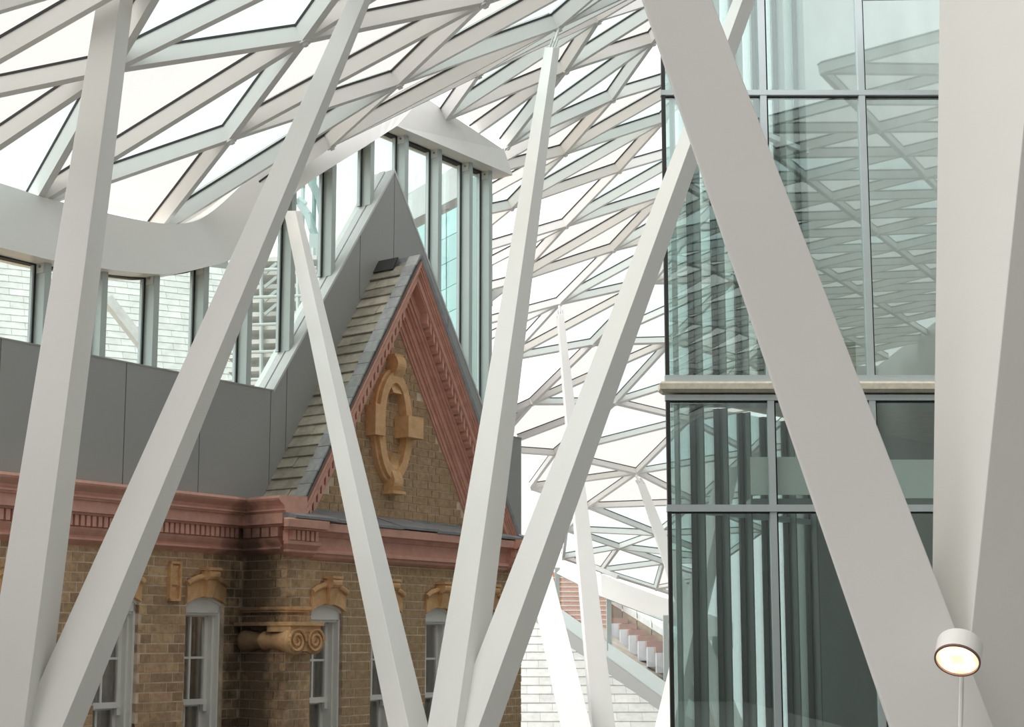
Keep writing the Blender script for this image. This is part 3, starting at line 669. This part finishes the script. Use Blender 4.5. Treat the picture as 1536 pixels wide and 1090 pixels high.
for v, hh, pr in ((141, .028, .05), (568, .032, .05), (597, .03, .05), (762.5, .036, .06)):
    tb('transom', M['alu'], XM[0] - .03, XM[-1], tz(v) - hh, tz(v) + hh, TY - pr, TY + .03)
    tb('transom_gasket', M['gasket'], XM[0] + .02, XM[-1], tz(v) - hh - .014, tz(v) - hh, TY - .002, TY + .06)
XC = XM[0]; E2 = Vector((math.sqrt(.5), math.sqrt(.5), 0)); I2 = Vector((math.sqrt(.5), -math.sqrt(.5), 0)); C0 = Vector((XC, TY, 0))
def wbox(name, m, t0, t1, i0, i1, z0, z1):
    q = [C0 + E2 * t + I2 * i for t, i in ((t0, i0), (t1, i0), (t1, i1), (t0, i1))]
    return MB().hexa([p + ZV * z0 for p in q] + [p + ZV * z1 for p in q]).build(name, m, tw)
zones = ((tz(1500), tz(600)), (tz(570), tz(V_T)))
fins = [.42 + .42 * k for k in range(6)]
for z0, z1 in zones:
    wbox('corner_post', M['steel'], .10, .135, .0, .05, z0, z1)
    for t in fins:
        wbox('glass_fin', M['darkfin'], t, t + .022, .012, .135, z0, z1)
        wbox('fin_gasket', M['gasket'], t - .03, t + .004, -.02, .05, z0, z1)
    for a, b in zip([0.02] + fins, fins + [2.9]):
        if b < 2.8: wbox('glass_pane', M['tower'], a + .03, b - .03, -.01, .002, z0, z1)
    wbox('core_wall', M['wallgrey'], 2.62, 10.5, -.25, .0, z0, z1 + (tz(580) - tz(600) if z0 < EZ else 5))
for v in (141, 762): wbox('rear_transom', M['alu'], .0, 2.7, -.02, .06, tz(v) - .03, tz(v) + .03)
# concrete slab
zt_, zb_ = tz(574), tz(590)
prof = [(TY - .10, zt_), (TY - .13, zt_ - .02), (TY - .13, zb_ + .03), (TY - .08, zb_)]
xl, xr = tx(989), XM[-1]; far = C0 + E2 * 9.0
plan = lambda ins: [Vector((xl + ins, TY - .12 + ins, 0)), Vector((xr, TY - .12 + ins, 0)), Vector((far.x + .5, far.y, 0)), Vector((far.x - .2, far.y, 0)), Vector((xl + ins, TY + .08, 0))]
mb = MB(); r0, r1, r2, r3 = plan(.02), plan(0), plan(0), plan(.04); rr = [[p + ZV * z for p in r] for r, z in ((r0, zt_), (r1, zt_ - .025), (r2, zb_ + .03), (r3, zb_))]
vs = [p for r in rr for p in r]; k5 = 5
mb.add(vs, [tuple(range(4, -1, -1)), tuple(range(15, 20))] + [(a * 5 + j, a * 5 + (j + 1) % 5, (a + 1) * 5 + (j + 1) % 5, (a + 1) * 5 + j) for a in range(3) for j in range(5)])
mb.build('concrete_slab', M['concrete'], tw)
tb('slab_closure', M['alu'], XC + .05, XM[-1], zt_ - .005, tz(566), TY + .06, TY + .5)
tb('slab_closure', M['alu'], XC + .05, XM[-1], tz(600), zb_ + .005, TY + .06, TY + .5)
# low white screens and beige board behind the glass
tb('white_screen', M['sash'], tx(1126), tx(1224), tz(741), tz(684), TY + .06, TY + .08)
tb('white_screen', M['sash'], tx(1232), tx(1470), tz(746), tz(688), TY + .06, TY + .08)
tb('beige_board', M['beige'], tx(1262), tx(1306), tz(561), tz(497), TY + .55, TY + .60)
tb('floor_beam', M['darkfin'], tx(1126), XM[-1], tz(760), tz(746), TY + .10, TY + .4)

# ================================================================== COLUMNS
def column(fk, label, v0, e0, v1, e1, vt, Dt, vb, Db, pin=None, group=None, front=False):
    def at(v, D):
        L_, M_, R_ = (lerp(a, b, (v - v0) / (v1 - v0)) for a, b in zip(e0, e1))
        m_ = pt(M_, v, D)
        def hit(u, e):                                  # pixel ray meets the plane of the face
            nrm = axis.cross(e); d = ray(u, v); return EYE + d * ((m_ - EYE).dot(nrm) / d.dot(nrm))
        l_ = hit(L_, eL) if M_ - L_ > 3 else m_ + eL * .2 * D / 22
        r_ = hit(R_, eR) if R_ - M_ > 3 else m_ + eR * max((l_ - m_).length, .1)
        return [l_, m_, r_, l_ + r_ - m_]
    mid = [(a + b) / 2 for a, b in zip(e0, e1)]; phi = math.atan2(max(mid[2] - mid[1], 0), mid[1] - mid[0])
    az = math.atan2(mid[1] - CX, FPX)                  # turn of the sight line away from straight ahead
    def tilt(x, y): return Vector((x * math.cos(az) + y * math.sin(az), -x * math.sin(az) + y * math.cos(az), 0))
    eL = tilt(-math.cos(phi), math.sin(phi)); eR = tilt(math.sin(phi), math.cos(phi))
    Mx = lambda v: lerp(e0[1], e1[1], (v - v0) / (v1 - v0))
    axis = (pt(Mx(vb), vb, Db) - pt(Mx(vt), vt, Dt)).normalized()
    o = MB().hexa(at(vt, Dt) + at(vb, Db)).build('leaning_strut' if label else 'strut_leg', M['white'], None if label else fk)
    bv = o.modifiers.new('edge', 'BEVEL'); bv.width = .003; bv.segments = 2
    if label: tag(o, label, 'column', group)
    if pin:
        q = at(vt, Dt); c = sum(q, Vector()) / 4; tip = pin; ax = (tip - c).normalized(); r_ = (q[0] - q[2]).length * .22
        sd = ax.cross(Vector((0, 1, 0))).normalized()
        f = MB()
        for k in (-1, 0, 1): f.tube(c - ax * .02 + sd * r_ * k * .75, lerp(c, tip, .55) + sd * r_ * k * .75, r_ * .33, 8)
        f.build('fork', M['coping'], o)
        MB().tube(lerp(c, tip, .3), tip, r_ * .4, 8).build('pin', M['white'], o)
    return o
def forked(loc, label):
    o = empty('forked_strut', loc); return tag(o, label, 'column', 'forked white columns')
fL = forked((pt(9, 1290, 9.1).x, 9.1, DECK), 'white forked column with two legs in front of the grey upstand and cornice')
fM = forked((pt(656, 1285, 9.35).x, 9.35, DECK), 'white forked column with three legs spreading across the brick gable')
fR = forked((pt(1450, 1330, 4).x, 4.0, DECK), 'massive forked column with the spotlight at its joint, before the glass tower')
column(fL, None, 0, (145, 180, 200), 750, (23, 81, 110), -70, 8.5, 1290, 9.1)
column(fL, None, 0, (521, 547, 557), 690, (209, 260, 283), -84, 8.9, 1290, 9.05)
column(fM, None, 690, (501, 525, 544), 1090, (582, 613, 643), 316, 12.3, 1288, 9.35)
column(fM, None, 70, (817, 830, 840), 1090, (641, 684, 719), 71, 11.75, 1288, 9.3, pin=pt(838, 44, 11.9))
column(fM, None, 380, (951, 975.7, 999), 740, (810.8, 845, 872), -185, 11.0, 1288, 9.4)
column(fR, None, 0, (964, 1068, 1068), 947, (1287, 1435, 1435), -1400, 3.95, 1330, 4.0)
column(fR, None, 0, (1409, 1555, 1690), 859, (1398, 1466, 1640), -1400, 3.95, 1330, 4.02)
bg_ = 'back row of leaning columns'
column(None, 'slim white back column with a forked head below the roof, ahead of the far slates', 471, (835, 837, 845.5), 1090, (885, 889, 923), 471, 23.0, 1400, 21.0, pin=pt(839, 459, 23.2), group=bg_)
column(None, 'grey white back column with a forked head ending beside the glass tower edge', 725, (957, 957.5, 968), 803, (982, 983, 1000), 725, 28.8, 1250, 25.5, pin=pt(954, 713, 29.1), group=bg_)
column(None, 'short white back column standing against the pale slate roof', 873, (793, 795, 831.6), 1090, (840.8, 842, 886.7), 650, 24.5, 1300, 20.0, group=bg_)
column(None, 'white back column seen through the foot of the glass tower', 995, (1005, 1030, 1045), 1090, (982, 1010, 1024), 700, 28.0, 1300, 25.0, group=bg_)

# ================================================================== SPOTLIGHT
sp = empty('spotlight', pt(1437, 985, 3.8)); tag(sp, 'small round white spotlight with glowing warm lens fixed at the column junction', 'lamp')
fc = pt(1436, 990, 3.80); tocam = (EYE - fc).normalized()
ax = (tocam * .66 + Vector((-.16, 0, -.75))).normalized(); R_ = .0575
MB().lathe(fc, ax, [(0, -.06), (R_ * .96, -.06), (R_, -.055), (R_, .0), (R_ * .93, .0)], 64).build('lamp_housing', M['white'], sp)
MB().lathe(fc, ax, [(R_ * .91, -.004), (R_ * .93, .003), (R_ * 1.0, .003), (R_ * 1.005, -.003)], 40).build('bezel', M['bezel'], sp)
MB().lathe(fc, ax, [(0, -.002), (R_ * .93, -.002)], 36).build('lamp_face', M['ledbase'], sp)
x_ = ax.cross(ZV).normalized(); y_ = ax.cross(x_)
for k in range(12):
    t = 2 * math.pi * k / 12; r_ = R_ * (.62 if k % 3 else .48)
    c = fc + (x_ * math.cos(t) + y_ * math.sin(t)) * r_
    MB().lathe(c - ax * .002, ax, [(.0105, 0), (.009, .004), (.0, .006)], 10).build('led_lens', M['led'], sp)
MB().tube(fc - ax * .07, fc - ax * .07 + Vector((.01, .13, -.02)), .016, 12).build('lamp_arm', M['white'], sp)
la = bpy.data.lights.new('spotlight_glow', 'SPOT'); la.energy = 3; la.color = (1, .82, .62); la.spot_size = math.radians(110); la.shadow_soft_size = .05
lo = bpy.data.objects.new('spotlight_glow', la); link(lo, sp); lo.matrix_basis = Matrix.Translation(fc + ax * .02) @ ax.to_track_quat('-Z', 'Y').to_matrix().to_4x4()
cdt = MB().path([pt(1443, 1003, 3.93), pt(1442, 1040, 3.94), pt(1440, 1120, 3.945)], .0065, 8).build('cable_conduit', M['white'])
tag(cdt, 'thin white cable conduit running down the column below the spotlight', 'conduit')

# ================================================================== FAR END: slate roof, verge trim, window strip, court beyond
sr = empty('slate_roof', pt(880, 1090, 29)); tag(sr, 'pale slate roof slope below the far window strip', 'roof')
PS = .58; Y1 = 33.0; Z1 = .8
def rp_(x, Y, lift=0): return Vector((x, Y, EZ + Z1 - PS * (Y1 - Y) + lift))
th2 = math.atan(PS)
r2_ = random.Random(21); gy = .285; Y = 27.6; k = 0
def slate_Y(v): return (PS * Y1 - Z1) / (PS - ray(CX, v).z)
def v_of(zy): return CY - FPX * (zy * math.cos(PITCH) - math.sin(PITCH)) / (math.cos(PITCH) + zy * math.sin(PITCH))
KERB = [(780, 915), (800, 930), (848, 967), (874, 983), (914, 1012), (968, 1050), (1060, 1118), (1200, 1220)]
def kerb_u(v):
    for (a, b), (c, d) in zip(KERB[:-1], KERB[1:]):
        if v <= d: return lerp(a, c, (v - b) / (d - b))
    return 1200
MB().prism([pt(600, 1160, slate_Y(1160)), ] + [pt(u_, v_, slate_Y(v_)) for u_, v_ in KERB[:-1][::-1] if v_ < 1160] + [pt(600, 915, slate_Y(915))], Vector((0, .1, -.16))).build('roof_deck', M['slategap'], sr).location = (0, 0, -.03)
while Y < 33.0:
    x = -1.2 - (k % 2) * .25
    xe = (kerb_u(v_of((rp_(0, Y + gy / 2).z - EZ) / (Y + gy / 2))) - CX) / FPX * Y + .10
    while x < xe - .05:
        wd = min(.5, xe - x); c = rp_(x + wd / 2, Y + gy / 2, .008)
        piece('slate', M['paleslate'], Matrix.Translation(c) @ Matrix.Rotation(th2 - .06, 4, 'X') @ Matrix.Diagonal((wd - .004, gy / math.cos(th2) + .035, .018, 1)), sr); x += wd
    Y += gy; k += 1
def chain(name, label, pts_lo, pts_hi, thick, m, kind='structure'):
    vs = []; n_ = len(pts_lo)
    lo_ = [pt(*p) for p in pts_lo]; hi_ = [pt(*p) for p in pts_hi]; b = Vector((.0, thick, 0))
    o = strip([lo_, hi_, [p + b for p in hi_], [p + b for p in lo_]], name, m); tag(o, label, kind=kind); return o
def sd_(v_kerb, off=0.0): return slate_Y(v_kerb) + off
FAR = [(790, 922), (840, 961), (874, 983), (914, 1012), (968, 1050), (1060, 1118)]     # kerb foot on the slates
DD = [slate_Y(v) for u, v in FAR]
chain('trim_2', 'white edge beam along the far eave of the roof', [(790, 838, DD[0]), (836, 860, DD[1]), (868, 876, DD[2]), (902, 894, DD[3]), (1004, 934, DD[4]), (1100, 972, DD[5])],
      [(790, 815, DD[0] + .2), (840, 841, DD[1] + .2), (868, 852, DD[2] + .2), (902, 862, DD[3] + .2), (1003, 899, DD[4] + .2), (1100, 934, DD[5] + .2)], .35, M['white'])
for (u, v, u2, v2, D) in ((868, 842, 926, 868, 31.6), (900, 866, 930, 880, 31.2), (972, 896, 1004, 905, 30.6)):
    MB().beam(pt(u, v, D), pt(u2, v2, D - .5), .10, ZV, 0, .08).build('eave_bracket', M['beam'], bpy.data.objects['trim_2'])
chain('trim_3', 'grey green sill band at the foot of the far window strip', [(790, 898, DD[0]), (840, 937, DD[1]), (874, 962, DD[2]), (914, 989, DD[3]), (968, 1029, DD[4]), (1060, 1095, DD[5])],
      [(790, 877, DD[0]), (840, 912, DD[1]), (874, 936, DD[2]), (914, 965, DD[3]), (966, 1000, DD[4]), (1060, 1066, DD[5])], .12, M['steel'])
chain('trim_4', 'dark grey kerb between far sill and slates', [(u, v + 1, D - .03) for (u, v), D in zip(FAR, DD)],
      [(790, 898, DD[0] - .03), (840, 936, DD[1] - .03), (874, 961, DD[2] - .03), (914, 988, DD[3] - .03), (968, 1028, DD[4] - .03), (1060, 1094, DD[5] - .03)], .15, M['greypanel'])
w2 = empty('window_2', pt(914, 940, DD[3])); tag(w2, 'far strip of windows looking onto a brick court', kind='structure')
WP = ((836, 912, 858, DD[1] + .05), (914, 968, 897, DD[3] + .05), (1000, 1026, 930, DD[4] - .1), (1075, 1075, 962, DD[5]))
for u, vlo, vhi, D in WP:
    a, b = pt(u, vlo, D), pt(u, vhi, D)
    MB().box((a.x - .05, D - .02, a.z - .1), (a.x + .05, D + .12, b.z + .1)).build('mullion', M['steel'], w2)
for (u0, l0, h0, d0), (u1, l1, h1, d1) in zip(WP[:-1], WP[1:]):
    MB().prism([pt(u0, l0, d0 + .05), pt(u1, l1, d1 + .05), pt(u1, h1, d1 + .05), pt(u0, h0, d0 + .05)], Vector((0, .02, 0))).build('glass_pane', M['screen'], w2)
# court beyond
ow = MB().prism([pt(815, 1000, 38.5), pt(917, 1000, 38.0), pt(917, 885, 38.0), pt(815, 846, 38.5)], Vector((0, .4, 0))).build('brick_wall', M['orange'])
tag(ow, 'bright orange brick wall beyond the far window strip', 'wall')
for k in range(14):
    v = 866 + k * 7.0
    MB().beam(pt(815, v, 38.48), pt(917, v, 37.98), .02, Vector((0, -1, 0)), 0, .012).build('mortar_line', M['palestone'], ow)
cf = MB().prism([pt(905, 890, 42), pt(1060, 975, 39), pt(1130, 1120, 33.0), pt(900, 1010, 33.6)], Vector((0, 0, -.3))).build('court_floor', M['paving']); tag(cf, kind='structure', label='brown paved court beyond the far window strip')
st = empty('stepped_wall', pt(960, 960, 35)); tag(st, 'stepped low wall of pale blocks with red tile tops in the far court', 'wall')
for k in range(8):
    t = k / 7; u, v, D = lerp(917, 1012, t), lerp(932, 995, t), lerp(37.6, 34.4, t); p = pt(u, v + 16, D); hgt = .36
    wbx = .26
    MB().box((p.x, D, p.z - .25), (p.x + wbx, D + .25, p.z + hgt * .62)).build('pale_block', M['mauve'], st)
    MB().box((p.x - .01, D + .01, p.z + hgt * .62), (p.x + wbx + .16, D + .6, p.z + hgt)).build('tile_top', M['redbrick'], st)
sw = empty('stone_wall', pt(960, 930, 37)); tag(sw, 'weathered stone wall with bright coping behind the stepped blocks', 'wall')
for k in range(6):
    t0, t1 = k / 6, (k + 1) / 6 - .012
    a = [pt(lerp(912, 1045, t), lerp(948, 1022, t), lerp(39, 35.2, t)) for t in (t0, t1)]; b = [pt(lerp(912, 1045, t), lerp(902, 985, t), lerp(39, 35.2, t)) for t in (t0, t1)]
    MB().prism([a[0], a[1], b[1], b[0]], Vector((0, .35, 0))).build('stone', M['stone'], sw)
    c = [p + Vector((0, -.08, 0)) for p in b]; d_ = [p + ZV * .16 for p in c]
    MB().prism([c[0], c[1], d_[1], d_[0]], Vector((0, .5, .12))).build('coping_stone', M['palestone'], sw)

# ================================================================== OUTSIDE THE GLAZED SCREEN
xr_ = empty('slate_roof', pt(150, 560, 24)); tag(xr_, 'steep pale slate roof outside the glazed screen', 'roof')
A2 = math.radians(27); E3 = Vector((math.cos(A2), math.sin(A2), 0)); N3 = Vector((-math.sin(A2), math.cos(A2), 0)); P3 = pt(-60, 560, 21.5); SL3 = math.radians(58)
U3 = N3 * math.cos(SL3) + ZV * math.sin(SL3); W3 = E3.cross(U3).normalized()
if W3.y > 0: W3 = -W3
R3 = Matrix((E3, U3, E3.cross(U3))).transposed().to_4x4()
MB().prism([P3 - E3 * 3 - U3 * .6, P3 + E3 * 5.2 - U3 * .6, P3 + E3 * 5.2 + U3 * 3.4, P3 - E3 * 3 + U3 * 3.4], -W3 * .2).build('roof_deck', M['slategap'], xr_)
g3 = .145; r3_ = random.Random(4)
for k in range(-3, 20):
    x = -.9 - (k % 2) * .21
    while x < 4.9:
        c = P3 + E3 * (x + .2) + U3 * ((k + .5) * g3) + W3 * (.012)
        piece('slate', M['paleslate'], Matrix.Translation(c) @ R3 @ Matrix.Rotation(-.07, 4, 'X') @ Matrix.Diagonal((.416, g3 + .012 + r3_.uniform(-.006, .006), .012, 1)), xr_); x += .42
MB().beam(pt(158, 450, 21.0), pt(228, 540, 21.2), .16, W3, 0, .1).build('slate_hip_batten', M['palestone'], xr_)
sf = empty('scaffold', pt(405, 600, 20)); tag(sf, 'galvanised scaffold with pale boards outside the glazed screen', 'scaffold')
for u, D in ((352, 20.4), (392, 20), (447, 19.6), (470, 20.6)): a, b = pt(u, 640, D), pt(u, 372, D); MB().tube(a, b, .03, 8).build('standard', M['galv'], sf)
for k in range(10):
    v = 392 + k * 20.5; a, b = pt(342, v + 2, 20.2), pt(475, v - 3, 19.8)
    MB().hexa([a, b, b + Vector((0, .7, 0)), a + Vector((0, .7, 0)), a + ZV * .06, b + ZV * .06, b + Vector((0, .7, .06)), a + Vector((0, .7, .06))]).build('board', M['palestone'], sf)
    if k < 4: MB().beam(pt(398, v + 18, 19.95), pt(416, v + 3, 19.9), .04, Vector((0, -1, 0)), 0, .04).build('ladder_rung', M['galv'], sf)
    if k % 2: MB().tube(pt(342, v - 6, 19.9), pt(475, v - 11, 19.5), .022, 6).build('guard_rail', M['galv'], sf)
cm = empty('crane_mast', pt(468, 400, 30)); tag(cm, 'pale teal lattice mast standing outside the glazed screen', 'mast')
MB().tube(Vector((pt(455, 420, 30).x, 30, 0)), pt(455, 255, 30), .05, 6).build('mast_chord', M['tealsteel'], cm); MB().tube(Vector((pt(472, 420, 30).x, 30, 0)), pt(472, 255, 30), .05, 6).build('mast_chord', M['tealsteel'], cm)
for a, b in (((462, 262), (480, 300)), ((480, 300), (486, 335)), ((450, 305), (462, 322)), ((462, 322), (478, 372)), ((486, 335), (484, 420)), ((446, 300), (458, 308))):
    MB().tube(pt(*a, 29.9), pt(*b, 29.9), .09, 6).build('mast_brace', M['tealsteel'], cm)
MB().box(tuple(pt(463, 385, 29.8)), tuple(pt(490, 366, 30.6))).build('mast_platform', M['galv'], cm)
ob = empty('office_building', pt(670, 800, 26)); tag(ob, 'teal clad office block with pale upper wall outside the glazed screen', 'building')
def fq(u0, v0a, v0b, u1, v1a, v1b, d0, d1, back, name, m, sx=.3): return MB().prism([pt(u0, v0b, d0), pt(u1, v1b, d1), pt(u1, v1a, d1), pt(u0, v0a, d0)], Vector((sx, back, 0))).build(name, m, ob)
fq(575, 312, 420, 712, 232, 420, 27.6, 25.2, 2, 'upper_wall', M['render'])
fq(575, 352, 700, 705, 286, 700, 27.2, 24.8, .3, 'parapet', M['darkbrown'])
for r in range(9):
    for c in range(4):
        t0, t1 = c / 4, (c + 1) / 4 - .01
        def uv(t, k): return (lerp(575, 702, t), lerp(368, 302, t) + k * 38)
        (ua, va), (ub, vb) = uv(t0, r), uv(t1, r); da, db = lerp(27.05, 24.65, t0), lerp(27.05, 24.65, t1)
        MB().prism([pt(ua, va + 37, da), pt(ub, vb + 37, db), pt(ub, vb, db), pt(ua, va, da)], Vector((0, .08, 0))).build('cladding_panel', M['teal'], ob)
fq(704, 268, 700, 719, 264, 700, 21.6, 21.5, .35, 'stair_tower', M['tealsteel'], -.03)
